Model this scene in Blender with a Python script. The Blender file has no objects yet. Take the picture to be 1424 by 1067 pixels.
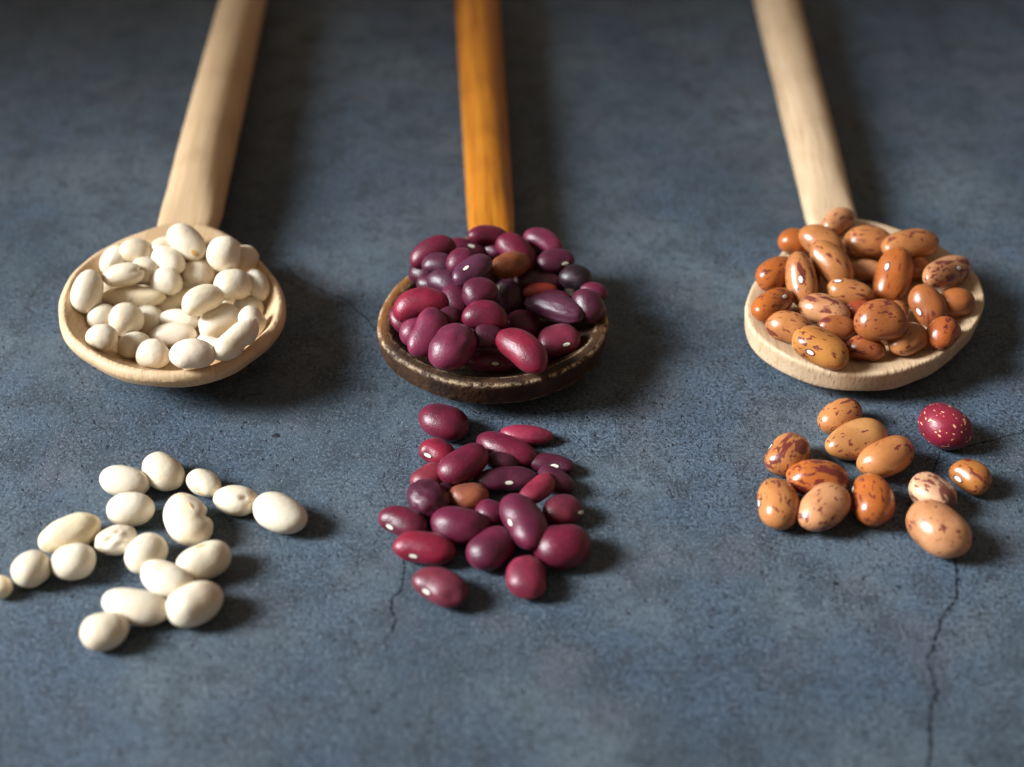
import bpy, bmesh, math, random
import numpy as np
from mathutils import Vector, Matrix
from mathutils.bvhtree import BVHTree

S = bpy.context.scene
COL = S.collection
MM = 0.001

# ------------------------------------------------------------------ camera
PITCH, DIST, FPX = math.radians(42), 350.0, 1977.8        # mm, pixels of the 1424 px wide photograph
CAM = np.array([0, -DIST * math.cos(PITCH), DIST * math.sin(PITCH)])
FW = -CAM / DIST
RT = np.array([1.0, 0, 0])
UP = np.cross(RT, FW)
cd = bpy.data.cameras.new('camera')
cam = bpy.data.objects.new('camera', cd)
COL.objects.link(cam)
cam.location = Vector(CAM * MM)
cam.rotation_euler = (math.pi / 2 - PITCH, 0, 0)
cd.sensor_width, cd.lens = 36, 50
cd.clip_start, cd.clip_end = 0.01, 20
cd.dof.use_dof = True
cd.dof.focus_distance = 0.335
cd.dof.aperture_fstop = 7.0
S.camera = cam

# ------------------------------------------------------------------ light
S.view_settings.view_transform = 'Standard'
S.view_settings.look = 'None'
S.view_settings.exposure = 0.0
S.view_settings.gamma = 1.0
W = bpy.data.worlds.new('World')
S.world = W
W.use_nodes = True
bg = W.node_tree.nodes['Background']
bg.inputs[0].default_value = (1.0, 0.77, 0.58, 1)
bg.inputs[1].default_value = 0.19


def lamp(name, loc, target, sx, sy, power, color, spread=180):
    l = bpy.data.lights.new(name, 'AREA')
    l.shape, l.size, l.size_y, l.energy, l.color = 'RECTANGLE', sx, sy, power, color
    l.spread = math.radians(spread)
    o = bpy.data.objects.new(name, l)
    COL.objects.link(o)
    o.location = loc
    o.rotation_euler = (Vector(target) - Vector(loc)).to_track_quat('-Z', 'Y').to_euler()
    return o


lamp('window_light', (-0.60, -0.05, 0.40), (0.05, -0.030, 0), 0.28, 0.56, 1.50, (0.92, 0.97, 1.0), 30)

# ------------------------------------------------------------------ node helpers


class NT:
    def __init__(s, name):
        s.m = bpy.data.materials.new(name)
        s.m.use_nodes = True
        s.t = s.m.node_tree
        s.b = s.t.nodes['Principled BSDF']

    def n(s, kind, **kw):
        nd = s.t.nodes.new(kind)
        for k, v in kw.items():
            if k.startswith('i_'):
                key = k[2:]
                key = int(key) if key.isdigit() else key
                if hasattr(v, 'is_output') or isinstance(v, bpy.types.NodeSocket):
                    s.t.links.new(v, nd.inputs[key])
                else:
                    nd.inputs[key].default_value = v
            else:
                setattr(nd, k, v)
        return nd

    def math(s, op, a, b=0.0, c=None, clamp=False):
        nd = s.t.nodes.new('ShaderNodeMath')
        nd.operation, nd.use_clamp = op, clamp
        for i, v in enumerate((a, b, c)):
            if v is None:
                continue
            if isinstance(v, bpy.types.NodeSocket):
                s.t.links.new(v, nd.inputs[i])
            else:
                nd.inputs[i].default_value = v
        return nd.outputs[0]

    def mix(s, f, a, b, mode='MIX'):
        nd = s.t.nodes.new('ShaderNodeMix')
        nd.data_type, nd.blend_type = 'RGBA', mode
        for i, v in ((0, f), (6, a), (7, b)):
            if isinstance(v, bpy.types.NodeSocket):
                s.t.links.new(v, nd.inputs[i])
            elif i == 0:
                nd.inputs[0].default_value = v
            else:
                nd.inputs[i].default_value = (*v, 1) if len(v) == 3 else v
        return nd.outputs[2]

    def ramp(s, v, a, b):
        nd = s.t.nodes.new('ShaderNodeMapRange')
        nd.interpolation_type = 'SMOOTHSTEP'
        s.t.links.new(v, nd.inputs[0])
        nd.inputs[1].default_value, nd.inputs[2].default_value = a, b
        return nd.outputs[0]

    def noise(s, vec, scale, detail=3, rough=0.55, w=None, dist=0.0):
        nd = s.t.nodes.new('ShaderNodeTexNoise')
        nd.noise_dimensions = '4D' if w is not None else '3D'
        s.t.links.new(vec, nd.inputs['Vector'])
        if w is not None:
            s.t.links.new(w, nd.inputs['W'])
        nd.inputs['Scale'].default_value = scale
        nd.inputs['Detail'].default_value = detail
        nd.inputs['Roughness'].default_value = rough
        nd.inputs['Distortion'].default_value = dist
        return nd.outputs[0]

    def coords(s, sc=(1, 1, 1), rotz=0.0):
        tc = s.t.nodes.new('ShaderNodeTexCoord')
        mp = s.t.nodes.new('ShaderNodeMapping')
        mp.inputs['Scale'].default_value = sc
        mp.inputs['Rotation'].default_value = (0, 0, rotz)
        s.t.links.new(tc.outputs['Object'], mp.inputs[0])
        return mp.outputs[0]

    def set(s, **kw):
        for k, v in kw.items():
            k = k.replace('_', ' ')
            if isinstance(v, bpy.types.NodeSocket):
                s.t.links.new(v, s.b.inputs[k])
            else:
                s.b.inputs[k].default_value = v

    def bump(s, h, strength, dist):
        nd = s.t.nodes.new('ShaderNodeBump')
        nd.inputs['Strength'].default_value = strength
        nd.inputs['Distance'].default_value = dist
        s.t.links.new(h, nd.inputs['Height'])
        s.t.links.new(nd.outputs[0], s.b.inputs['Normal'])


# ------------------------------------------------------------------ table
def table_material():
    t = NT('painted_concrete')
    v = t.coords((1000, 1000, 1000))                      # millimetres
    big = t.noise(v, 0.018, 4, 0.6)
    mid = t.noise(v, 0.10, 4, 0.6)
    hue = t.noise(v, 0.03, 3, 0.5)
    fine = t.noise(v, 1.15, 3, 0.75)
    pit = t.noise(v, 0.62, 2, 0.5)
    blot = t.noise(v, 0.33, 3, 0.6)
    grit = t.noise(v, 2.3, 2, 0.7)
    c = t.mix(t.ramp(big, 0.32, 0.68), (0.046, 0.070, 0.098), (0.104, 0.136, 0.164))
    c = t.mix(t.math('MULTIPLY', t.ramp(hue, 0.42, 0.66), 0.65), c, (0.060, 0.094, 0.146))
    c = t.mix(t.math('MULTIPLY', t.ramp(t.noise(v, 0.045, 2, 0.5), 0.5, 0.68), 0.4), c, (0.090, 0.090, 0.108))
    c = t.mix(t.math('MULTIPLY', t.ramp(mid, 0.44, 0.70), 0.7), c, (0.034, 0.048, 0.064))
    c = t.mix(t.math('MULTIPLY', t.ramp(blot, 0.50, 0.68), 0.6), c, (0.030, 0.041, 0.054))
    gz = t.math('MULTIPLY_ADD', t.ramp(t.noise(v, 0.028, 3, 0.6), 0.38, 0.62), 0.75, 0.25)
    c = t.mix(t.math('MULTIPLY', t.ramp(fine, 0.49, 0.63), t.math('MULTIPLY', gz, 0.85)), c, (0.014, 0.019, 0.027))
    c = t.mix(t.math('MULTIPLY', t.ramp(fine, 0.46, 0.33), 0.5), c, (0.190, 0.228, 0.258))
    c = t.mix(t.math('MULTIPLY', t.ramp(grit, 0.59, 0.70), t.math('MULTIPLY', gz, 0.8)), c, (0.012, 0.016, 0.022))
    c = t.mix(t.math('MULTIPLY', t.ramp(grit, 0.41, 0.30), 0.35), c, (0.25, 0.29, 0.31))
    area = t.ramp(t.noise(v, 0.035, 2, 0.5), 0.38, 0.62)
    pm = t.math('MULTIPLY', t.ramp(pit, 0.63, 0.71), t.math('MULTIPLY_ADD', area, 0.6, 0.2))
    c = t.mix(pm, c, (0.014, 0.017, 0.024))
    t.set(Base_Color=c, Roughness=t.math('MULTIPLY_ADD', mid, 0.25, 0.42))
    t.b.inputs['Specular IOR Level'].default_value = 0.35
    h = t.math('SUBTRACT', t.math('MULTIPLY_ADD', fine, 0.5, t.math('MULTIPLY', mid, 0.8)), t.math('MULTIPLY', pm, 0.8))
    t.bump(h, 0.8, 0.0006)
    return t.m


def new_mesh(name, verts, faces, mat, parent=None, smooth=True):
    me = bpy.data.meshes.new(name)
    me.from_pydata([tuple(p) for p in verts], [], [tuple(f) for f in faces])
    me.update()
    if smooth:
        me.polygons.foreach_set('use_smooth', [True] * len(me.polygons))
    if mat:
        me.materials.append(mat)
    o = bpy.data.objects.new(name, me)
    COL.objects.link(o)
    if parent:
        o.parent = parent
    return o


def jac(X):
    d = X - CAM
    w = FW @ d
    return np.array([FPX * (RT - FW * (RT @ d) / w) / w, -FPX * (UP - FW * (UP @ d) / w) / w])


def ray(px, py):
    d = FW * FPX + RT * (px - 712) + UP * (533.5 - py)
    return d / np.linalg.norm(d)


def unproject(px, py, z):
    d = ray(px, py)
    return CAM + d * ((z - CAM[2]) / d[2])


tab = new_mesh('tabletop', [(-1.2, -0.7, 0), (1.2, -0.7, 0), (1.2, 1.3, 0), (-1.2, 1.3, 0),
                            (-1.2, -0.7, -0.03), (1.2, -0.7, -0.03), (1.2, 1.3, -0.03), (-1.2, 1.3, -0.03)],
               [(0, 1, 2, 3), (7, 6, 5, 4), (0, 4, 5, 1), (1, 5, 6, 2), (2, 6, 7, 3), (3, 7, 4, 0)],
               table_material(), smooth=False)
tab['kind'] = 'structure'


def crack_material():
    t = NT('crack_shadow')
    v = t.coords((1000, 1000, 1000))
    n = t.noise(v, 0.9, 3, 0.7)
    t.set(Base_Color=(0.016, 0.018, 0.024, 1), Roughness=0.9)
    t.b.inputs['Specular IOR Level'].default_value = 0.1
    t.set(Alpha=t.math('MULTIPLY', t.ramp(n, 0.36, 0.58), 0.85))
    return t.m


CRACK = crack_material()
rng = random.Random(4)


def crack(pts, width):
    w = [unproject(x, y, 0)[:2] for x, y in pts]
    path = []
    for a, b in zip(w[:-1], w[1:]):
        L = np.linalg.norm(b - a)
        k = max(2, int(L / 0.6))
        for i in range(k):
            path.append(a + (b - a) * i / k)
    path.append(w[-1])
    nv, off = [], 0.0
    for i, p in enumerate(path):
        q = path[min(i + 1, len(path) - 1)] - path[max(i - 1, 0)]
        q = q / (np.linalg.norm(q) + 1e-9)
        n = np.array([-q[1], q[0]])
        off = off * 0.75 + rng.uniform(-0.13, 0.13)
        ww = width * rng.uniform(0.35, 1.0) * min(1, 0.25 + i / 6, 0.25 + (len(path) - 1 - i) / 10)
        for s in (-1, 1):
            e = p + n * (off + s * ww / 2)
            nv.append((e[0] * MM, e[1] * MM, 0.00004))
    f = [(2 * i, 2 * i + 2, 2 * i + 3, 2 * i + 1) for i in range(len(path) - 1)]
    f = [tuple(reversed(q)) if i >= 0 else q for i, q in enumerate(f)]
    return new_mesh('crack', nv, f, CRACK, tab, smooth=False)


crack([(1324, 770), (1331, 792), (1329, 812), (1330, 830), (1318, 848), (1306, 864), (1307, 876), (1298, 893),
       (1297, 904), (1289, 916), (1295, 936), (1304, 962), (1298, 978), (1291, 1010), (1293, 1035), (1289, 1066), (1285, 1100)], 1.0)
crack([(559, 770), (563, 788), (559, 808), (558, 820), (546, 832), (544, 848), (550, 860), (545, 878), (535, 888), (535, 906)], 0.75)
crack([(380, 358), (398, 370), (410, 386), (432, 396), (457, 408), (478, 416), (508, 441), (522, 462)], 0.5)
crack([(1424, 600), (1402, 606), (1380, 612), (1362, 616), (1340, 622)], 0.6)
crack([(1306, 626), (1305, 640), (1301, 652), (1292, 664)], 0.55)
crack([(535, 655), (534, 672), (541, 690)], 0.4)
crack([(790, 600), (812, 616), (835, 640)], 0.4)

for px, py, r in ((384, 606, 1.0), (1162, 812, 0.7), (1310, 672, 0.6), (60, 852, 0.5), (1250, 816, 0.6)):   # chips in the paint
    c = unproject(px, py, 0)
    k = 12
    vv = [(c[0] * MM, c[1] * MM, 0.00003)]
    for i in range(k):
        a = i / k * 2 * math.pi
        rr = r * rng.uniform(0.55, 1.1)
        vv.append(((c[0] + rr * math.cos(a) * 1.2) * MM, (c[1] + rr * math.sin(a)) * MM, 0.00003))
    new_mesh('paint_chip', vv, [(0, 1 + i, 1 + (i + 1) % k) for i in range(k)], CRACK, tab, smooth=False)


# ------------------------------------------------------------------ spoons
def wood_material(name, base, dark, light, rotz=0.0, gloss=0.45, grain=0.5):
    t = NT(name)
    v = t.coords((1000, 28, 300), rotz)
    v2 = t.coords((1000, 1000, 1000))
    g = t.noise(v, 1.7, 3, 0.6)
    g2 = t.noise(v, 0.45, 2, 0.5)
    sp = t.noise(v2, 2.2, 2, 0.5)
    mot = t.noise(v2, 0.06, 3, 0.5)
    c = t.mix(t.ramp(g2, 0.35, 0.65), base, light)
    c = t.mix(t.math('MULTIPLY', t.ramp(g, 0.50, 0.70), grain), c, dark)
    c = t.mix(t.math('MULTIPLY', t.ramp(mot, 0.46, 0.72), 0.30), c, dark)
    c = t.mix(t.math('MULTIPLY', t.ramp(sp, 0.62, 0.75), 0.35 * grain), c, dark)
    t.set(Base_Color=c, Roughness=t.math('MULTIPLY_ADD', g, 0.2, gloss))
    t.b.inputs['Specular IOR Level'].default_value = 0.4
    t.bump(t.math('ADD', g, t.math('MULTIPLY', sp, 0.3)), 0.35, 0.00025)
    return t.m


def burnt_material():
    t = NT('burnt_bowl_wood')
    v = t.coords((1000, 120, 600))
    v2 = t.coords((1000, 1000, 1000))
    g = t.noise(v, 0.6, 4, 0.65)
    n1 = t.noise(v2, 0.16, 4, 0.6)
    n2 = t.noise(v2, 0.55, 4, 0.7)
    at = t.n('ShaderNodeAttribute', attribute_name='wear').outputs['Fac']
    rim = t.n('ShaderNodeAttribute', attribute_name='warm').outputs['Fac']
    c = t.mix(t.ramp(n1, 0.35, 0.68), (0.020, 0.009, 0.005), (0.055, 0.024, 0.010))
    c = t.mix(t.math('MULTIPLY', t.ramp(n2, 0.5, 0.7), 0.4), c, (0.09, 0.042, 0.014))
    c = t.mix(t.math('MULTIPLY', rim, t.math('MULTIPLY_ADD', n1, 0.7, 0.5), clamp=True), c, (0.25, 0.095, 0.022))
    w = t.math('MULTIPLY', at, t.ramp(n2, 0.42, 0.58), clamp=True)
    c = t.mix(w, c, (0.50, 0.36, 0.22))
    t.set(Base_Color=c, Roughness=t.math('MULTIPLY_ADD', n2, 0.35, 0.48))
    t.b.inputs['Specular IOR Level'].default_value = 0.3
    t.bump(t.math('ADD', t.math('MULTIPLY', n2, 0.9), t.math('MULTIPLY', g, 0.5)), 0.8, 0.0006)
    return t.m


def radial(pts, center, N=144):
    """outline radius for N angles from digitised plan points"""
    p = np.array(pts) - center
    th = np.arctan2(p[:, 1], p[:, 0])
    r = np.hypot(p[:, 0], p[:, 1])
    o = np.argsort(th)
    th, r = th[o], r[o]
    T = np.linspace(-math.pi, math.pi, N, endpoint=False)
    R = np.interp(T, np.r_[th[-1] - 2 * math.pi, th, th[0] + 2 * math.pi], np.r_[r[-1], r, r[0]])
    for _ in range(12):
        R = (np.roll(R, 1) + 2 * R + np.roll(R, -1)) / 4
    return T, R


class Bowl:
    pass


def make_spoon(name, label, org, s, outline, zr, wall, depth, inset, neck_inset, cpow, hand, hmat, bmat, cut, edge_r,
               extra=(), bowl_label=None, handle_label=None, bot_pow=2.0, z0=0.0):
    P = [unproject(org[0] + x / s, org[1] + y / s, zr)[:2] for x, y in outline]
    P += [np.array(e) for e in extra]
    neck = np.array(hand['p0'])
    far = np.array(hand['p1'])
    ax = (far - neck) / np.linalg.norm(far - neck)
    lat = np.array([ax[1], -ax[0]])
    front = min(P, key=lambda q: q[1])
    c = np.array([np.mean([min(q[0] for q in P), max(q[0] for q in P)]), front[1] + 28.0])
    T, R = radial(P, c)
    N = len(T)
    nd = math.atan2(*(neck - c)[::-1])
    dth = np.abs((T - nd + math.pi) % (2 * math.pi) - math.pi)
    ins = inset + (neck_inset - inset) * np.exp(-(dth / 0.42) ** 2)
    Ri = R - ins
    B = Bowl()
    B.c, B.T, B.R, B.Ri, B.zr, B.wall, B.depth, B.cpow, B.bp, B.z0 = c, T, R, Ri, zr, wall, depth, cpow, bot_pow, z0
    rings = []
    for f in np.r_[np.linspace(0.12, 0.9, 12), 0.96]:                       # cavity
        rings.append((Ri * f, np.full(N, zr - depth * (1 - f ** cpow))))
    rings.append((Ri, np.full(N, zr - 0.15)))
    e = edge_r
    rings.append((Ri + np.minimum(0.5, ins * 0.4), np.full(N, zr)))
    for a in np.linspace(0, math.pi / 2, 4):                                # rounded outer edge
        rings.append((R - e + e * math.sin(a), np.full(N, zr - e + e * math.cos(a))))
    for a in np.linspace(0, math.pi / 2, 4):
        rings.append((R - 0.6 - e * 0.8 + e * 0.8 * math.cos(a), np.full(N, zr - wall + e * 0.8 - e * 0.8 * math.sin(a))))
    for f in (0.85, 0.7, 0.55, 0.4, 0.25, 0.12):
        rings.append((R * f, np.full(N, (zr - wall - z0) * f ** bot_pow + z0)))
    V = [(c[0], c[1], zr - depth)]
    for r, z in rings:
        for i in range(N):
            V.append((c[0] + r[i] * math.cos(T[i]), c[1] + r[i] * math.sin(T[i]), z[i]))
    V.append((c[0], c[1], z0))
    F = [(0, 1 + i, 1 + (i + 1) % N) for i in range(N)]
    for k in range(len(rings) - 1):
        a, b = 1 + k * N, 1 + (k + 1) * N
        F += [(a + i, b + i, b + (i + 1) % N, a + (i + 1) % N) for i in range(N)]
    a, last = 1 + (len(rings) - 1) * N, len(V) - 1
    F += [(a + i, last, a + (i + 1) % N) for i in range(N)]
    # handle: superelliptic sections along the axis
    base, M = len(V), 36
    sec = hand['sec']                                                        # (u from neck, half width, z top, z bottom)
    us = np.r_[np.linspace(sec[0][0], 25, 22), np.linspace(29, sec[-1][0], 44)]
    arr = np.array(sec, float)
    vals = [np.interp(us, arr[:, 0], arr[:, j]) for j in (1, 2, 3)]
    for vv in vals:
        for _ in range(3):
            vv[1:-1] = (vv[:-2] + 2 * vv[1:-1] + vv[2:]) / 4
    for k, u in enumerate(us):
        hw, zt, zb = (x[k] for x in vals)
        m = neck + ax * u
        for j in range(M):
            q = 2 * math.pi * j / M
            cx, cz = math.cos(q), math.sin(q)
            fl = min(max((u + 1) / 17, 0), 1)
            ex = 0.55 + 0.37 * fl if cz > 0 else 0.92             # flat shoulder at the neck, round further up
            x = hw * math.copysign(abs(cx) ** ex, cx)
            z = (zt + zb) / 2 + (zt - zb) / 2 * math.copysign(abs(cz) ** ex, cz)
            V.append((m[0] + lat[0] * x, m[1] + lat[1] * x, z))
    n = len(us)
    for k in range(n - 1):
        a, b = base + k * M, base + (k + 1) * M
        F += [(a + j, a + (j + 1) % M, b + (j + 1) % M, b + j) for j in range(M)]
    F.append(tuple(base + M - 1 - j for j in range(M)))
    F.append(tuple(base + (n - 1) * M + j for j in range(M)))
    me = bpy.data.meshes.new('tmp')
    me.from_pydata(V, [], F)
    bm = bmesh.new()
    bm.from_mesh(me)
    bmesh.ops.recalc_face_normals(bm, faces=bm.faces)
    bm.to_mesh(me)
    bm.free()
    tmp = bpy.data.objects.new('tmp', me)
    COL.objects.link(tmp)
    rm = tmp.modifiers.new('r', 'REMESH')
    rm.mode, rm.voxel_size = 'VOXEL', 0.5
    sm = tmp.modifiers.new('s', 'SMOOTH')
    sm.factor, sm.iterations = 0.5, 7
    dg = bpy.context.evaluated_depsgraph_get()
    ev = tmp.evaluated_get(dg)
    em = ev.to_mesh()
    nv = len(em.vertices)
    co = np.empty(nv * 3)
    em.vertices.foreach_get('co', co)
    co = co.reshape(-1, 3)
    no = np.empty(nv * 3)
    em.vertices.foreach_get('normal', no)
    no = no.reshape(-1, 3)
    polys = [tuple(p.vertices) for p in em.polygons]
    ev.to_mesh_clear()
    bpy.data.objects.remove(tmp)
    # small hand-made unevenness
    wob = (0.10 * np.sin(co[:, 0] * 0.31 + 1.1) * np.sin(co[:, 1] * 0.23) + 0.08 * np.sin(co[:, 1] * 0.55 + co[:, 0] * 0.4))
    co = co + no * (wob * np.where((co[:, :2] - neck) @ ax > 4, 0.35, 0.8))[:, None]
    root = bpy.data.objects.new(name, None)
    COL.objects.link(root)
    root.empty_display_size = 0.01
    root.location = (c[0] * MM, c[1] * MM, 0)
    root['label'], root['category'], root['group'] = label, 'spoon', 'wooden spoons lying side by side on the tabletop'
    u = (co[:, :2] - neck) @ ax
    pu = np.array([u[list(p)].mean() for p in polys])
    for part, sel, mat, lb in (('bowl', pu <= cut, bmat, bowl_label), ('handle', pu > cut, hmat, handle_label)):
        ids = [p for p, k in zip(polys, sel) if k]
        used = np.unique(np.concatenate([np.array(p) for p in ids]))
        remap = {int(q): i for i, q in enumerate(used)}
        pc = co[used].copy()
        if part == 'handle':
            org3 = np.array([c[0], c[1], 0.0])
            rot = math.atan2(-ax[0], ax[1])
        else:
            org3 = np.array([c[0], c[1], 0.0])
            rot = math.atan2(-ax[0], ax[1])
        ca, sa = math.cos(-rot), math.sin(-rot)
        loc = pc - org3
        loc = np.c_[loc[:, 0] * ca - loc[:, 1] * sa, loc[:, 0] * sa + loc[:, 1] * ca, loc[:, 2]]
        nn = no[used]
        nn = np.c_[nn[:, 0] * ca - nn[:, 1] * sa, nn[:, 0] * sa + nn[:, 1] * ca, nn[:, 2]]
        o = new_mesh(part, loc * MM, [[remap[i] for i in p] for p in ids], mat, root)
        o.location = (Vector(org3) - Vector((c[0], c[1], 0))) * MM
        o.rotation_euler = (0, 0, rot)
        o.data.normals_split_custom_set_from_vertices([tuple(x) for x in nn])
        if lb:
            o['label'] = lb
        if part == 'bowl':
            p = pc[:, :2] - c
            th = np.arctan2(p[:, 1], p[:, 0])
            rr = np.hypot(p[:, 0], p[:, 1])
            Ro = np.interp(th, np.r_[T, math.pi], np.r_[R, R[0]])
            Rn = np.interp(th, np.r_[T, math.pi], np.r_[Ri, Ri[0]])
            d = Ro - rr
            z = pc[:, 2]
            wear = np.maximum.reduce([1.1 * np.exp(-((d - 0.25) / 0.42) ** 2 - ((z - zr + 0.2) / 0.5) ** 2),
                                      0.9 * np.exp(-((d - 0.6) / 0.8) ** 2 - ((z - zr + wall - 0.25) / 0.38) ** 2),
                                      0.55 * np.exp(-((rr - Rn) / 0.35) ** 2 - ((z - zr) / 0.9) ** 2)])
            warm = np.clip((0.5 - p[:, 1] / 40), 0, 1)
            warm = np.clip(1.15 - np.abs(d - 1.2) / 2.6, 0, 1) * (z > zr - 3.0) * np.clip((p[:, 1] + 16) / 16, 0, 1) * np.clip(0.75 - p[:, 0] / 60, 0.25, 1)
            for an, av in (('wear', wear), ('warm', warm)):
                at = o.data.attributes.new(an, 'FLOAT', 'POINT')
                at.data.foreach_set('value', av.astype(np.float32))
    return B


pale = wood_material('beech_wood', (0.60, 0.41, 0.235), (0.36, 0.20, 0.09), (0.65, 0.46, 0.275), grain=0.32)
pale2 = wood_material('light_beech_wood', (0.60, 0.425, 0.26), (0.30, 0.175, 0.09), (0.66, 0.48, 0.31), grain=0.55)
amber = wood_material('varnished_amber_wood', (0.45, 0.150, 0.012), (0.19, 0.045, 0.004), (0.56, 0.21, 0.020), gloss=0.20, grain=0.5)


def xy(px, py, z):
    return tuple(unproject(px, py, z)[:2])


BL = make_spoon('wooden_spoon', 'pale wooden spoon with a deep round bowl, holding the white beans', (60, 290), 3.953,
                [(600, 85), (480, 135), (350, 190), (220, 270), (150, 340), (95, 440), (75, 560), (110, 700), (250, 808), (420, 890),
                 (600, 918), (800, 918), (1000, 870), (1200, 740), (1300, 650), (1335, 550), (1310, 420), (1230, 310), (1110, 195),
                 (985, 110), (870, 60)], 14.0, 5.0, 10.8, 2.2, 11.0, 3.4,
                dict(p0=xy(259, 303, 13), p1=xy(337, 0, 10),
                     sec=[(-10, 5.0, 12.6, 7.5), (-4, 7.6, 13.7, 6.5), (2, 8.2, 14.0, 5), (9, 8.2, 14.7, 3.6), (18, 8.1, 16.2, 2.4), (34, 8.0, 17.6, 1.6),
                          (70, 7.9, 17.4, 1.0), (130, 7.4, 16.4, 0.8), (196, 7.3, 15.0, 0.1), (204, 7.2, 15.5, 1.2), (207, 5, 13, 3.5)]),
                pale, pale, 2.0, 2.0)
BM = make_spoon('wooden_spoon', 'old wooden spoon with dark scorched bowl and amber handle, holding the red beans', (500, 300), 3.838,
                [(300, 280), (190, 370), (110, 500), (85, 600), (120, 690), (300, 820), (500, 890), (700, 905), (900, 890), (1100, 820),
                 (1280, 700), (1330, 570)], 12.0, 7.0, 7.5, 3.0, 9.0, 3.0,
                dict(p0=xy(684, 318, 12), p1=xy(664, 0, 9),
                     sec=[(-9, 4.0, 11.3, 6), (-3, 5.6, 12.3, 5), (3, 6.3, 13.6, 4), (12, 6.5, 14.8, 2.6), (30, 6.7, 15.0, 1.6),
                          (130, 7.5, 15.2, 0.4), (196, 7.7, 15.2, 0.1), (204, 6.6, 14.2, 1.2), (207, 4.5, 12, 3.5)]),
                amber, burnt_material(), -3.0, 0.9,
                extra=[(-4.5 + 21.5, 14 + 16), (-4.5 + 16.5, 14 + 23), (-4.5 - 16.5, 14 + 24), (-4.5 + 9, 14 + 30), (-4.5 - 9, 14 + 31)],
                bowl_label='dark scorched bowl with a pale worn rim', handle_label='glossy amber handle')
BR = make_spoon('wooden_spoon', 'light wooden spoon with a shallow flat bowl and thick edge, holding the speckled beans', (1020, 280), 3.838,
                [(400, 130), (270, 270), (120, 420), (60, 580), (85, 680), (250, 810), (450, 890), (740, 925), (1000, 870), (1200, 740),
                 (1330, 580), (1345, 470), (1250, 330), (1100, 230), (870, 140), (660, 80)], 10.5, 6.4, 4.0, 1.2, 9.0, 2.2,
                dict(p0=xy(1159, 297, 10), p1=xy(1081, 0, 9),
                     sec=[(-10, 5.0, 9.2, 5), (-4, 6.6, 10.2, 4), (2, 7.0, 10.6, 3.4), (9, 7.0, 11.5, 2.6), (18, 7.0, 12.8, 1.9), (34, 7.1, 14.2, 1.2),
                          (130, 7.3, 15.2, 0.5), (196, 7.3, 14.7, 0.1), (204, 7, 14.5, 1.2), (207, 5, 12, 3.5)]),
                pale2, pale2, 2.0, 0.5, bot_pow=2.6)


# ------------------------------------------------------------------ beans
def fib(n):
    i = np.arange(n) + 0.5
    ph = np.arccos(1 - 2 * i / n)
    th = math.pi * (1 + 5 ** 0.5) * i
    return np.c_[np.cos(th) * np.sin(ph), np.sin(th) * np.sin(ph), np.cos(ph)]


FIB = fib(220)
_bm = bmesh.new()
bmesh.ops.create_icosphere(_bm, subdivisions=4, radius=1)
_bm.verts.ensure_lookup_table()
ICO = np.array([v.co[:] for v in _bm.verts])
ICOF = [tuple(v.index for v in f.verts) for f in _bm.faces]
_bm.free()
CAMDIR = -FW


def solve(X, E, n, k):
    """axes of an ellipsoid at X, thickness axis n, whose outline in the photograph is the ellipse E"""
    J = jac(X)
    n = n / np.linalg.norm(n)
    e1 = np.cross(n, [0, 1, 0.3])
    e1 /= np.linalg.norm(e1)
    e2 = np.cross(n, e1)
    Bm = np.c_[e1, e2]
    Ai = np.linalg.inv(J @ Bm)
    jn = J @ n
    lo, hi = 0.0, 20.0
    best = None
    for _ in range(40):
        c = (lo + hi) / 2
        M = Ai @ (E - c * c * np.outer(jn, jn)) @ Ai.T
        w, v = np.linalg.eigh(M)
        b = math.sqrt(w[0]) if w[0] > 1e-6 else 0.0
        if c < k * b:
            lo = c
            best = (c, w, v)
        else:
            hi = c
    c, w, v = best
    a, b = math.sqrt(w[1]), math.sqrt(w[0])
    x = Bm @ v[:, 1]
    if x[0] < 0:
        x = -x
    y = np.cross(n, x)
    return np.c_[x, y, n], np.array([a, b, c])


class Placed:
    pass


PLACED = []


def spoon_pen(pts, B):
    """penetration depth of the points into the bowl's top surface or into the table"""
    if B is None:
        return float(max(0, -pts[:, 2].min()))
    p = pts[:, :2] - B.c
    th = np.arctan2(p[:, 1], p[:, 0])
    rr = np.hypot(p[:, 0], p[:, 1])
    Ro = np.interp(th, np.r_[B.T, math.pi], np.r_[B.R, B.R[0]])
    Rn = np.interp(th, np.r_[B.T, math.pi], np.r_[B.Ri, B.Ri[0]])
    f = np.clip(rr / Rn, 0, 1)
    zt = B.zr - B.depth * (1 - f ** B.cpow)
    inside = rr < Ro
    pen = np.where(inside, zt - pts[:, 2], -pts[:, 2])
    return float(max(0, pen.max()))


def inside(X, B):
    p = X[:2] - B.c
    return np.hypot(*p) < 0.93 * np.interp(math.atan2(p[1], p[0]), np.r_[B.T, math.pi], np.r_[B.R, B.R[0]])


def place(px, py, a, b, ang, n, k, B, group, tol, up):
    if B is None and not up:                              # lies flat on the table, touching its neighbours
        for m in (1, 1.6, 2.4, 3.4):
            P = place_at(px, py, a, b, ang, n, k, B, group, tol * m)
            if P.X[2] - np.linalg.norm(P.A[2] * P.ax) < 0.6:
                break
    else:
        P = place_at(px, py, a, b, ang, n, k, B, group, tol)
    PLACED.append(P)
    return P


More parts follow.
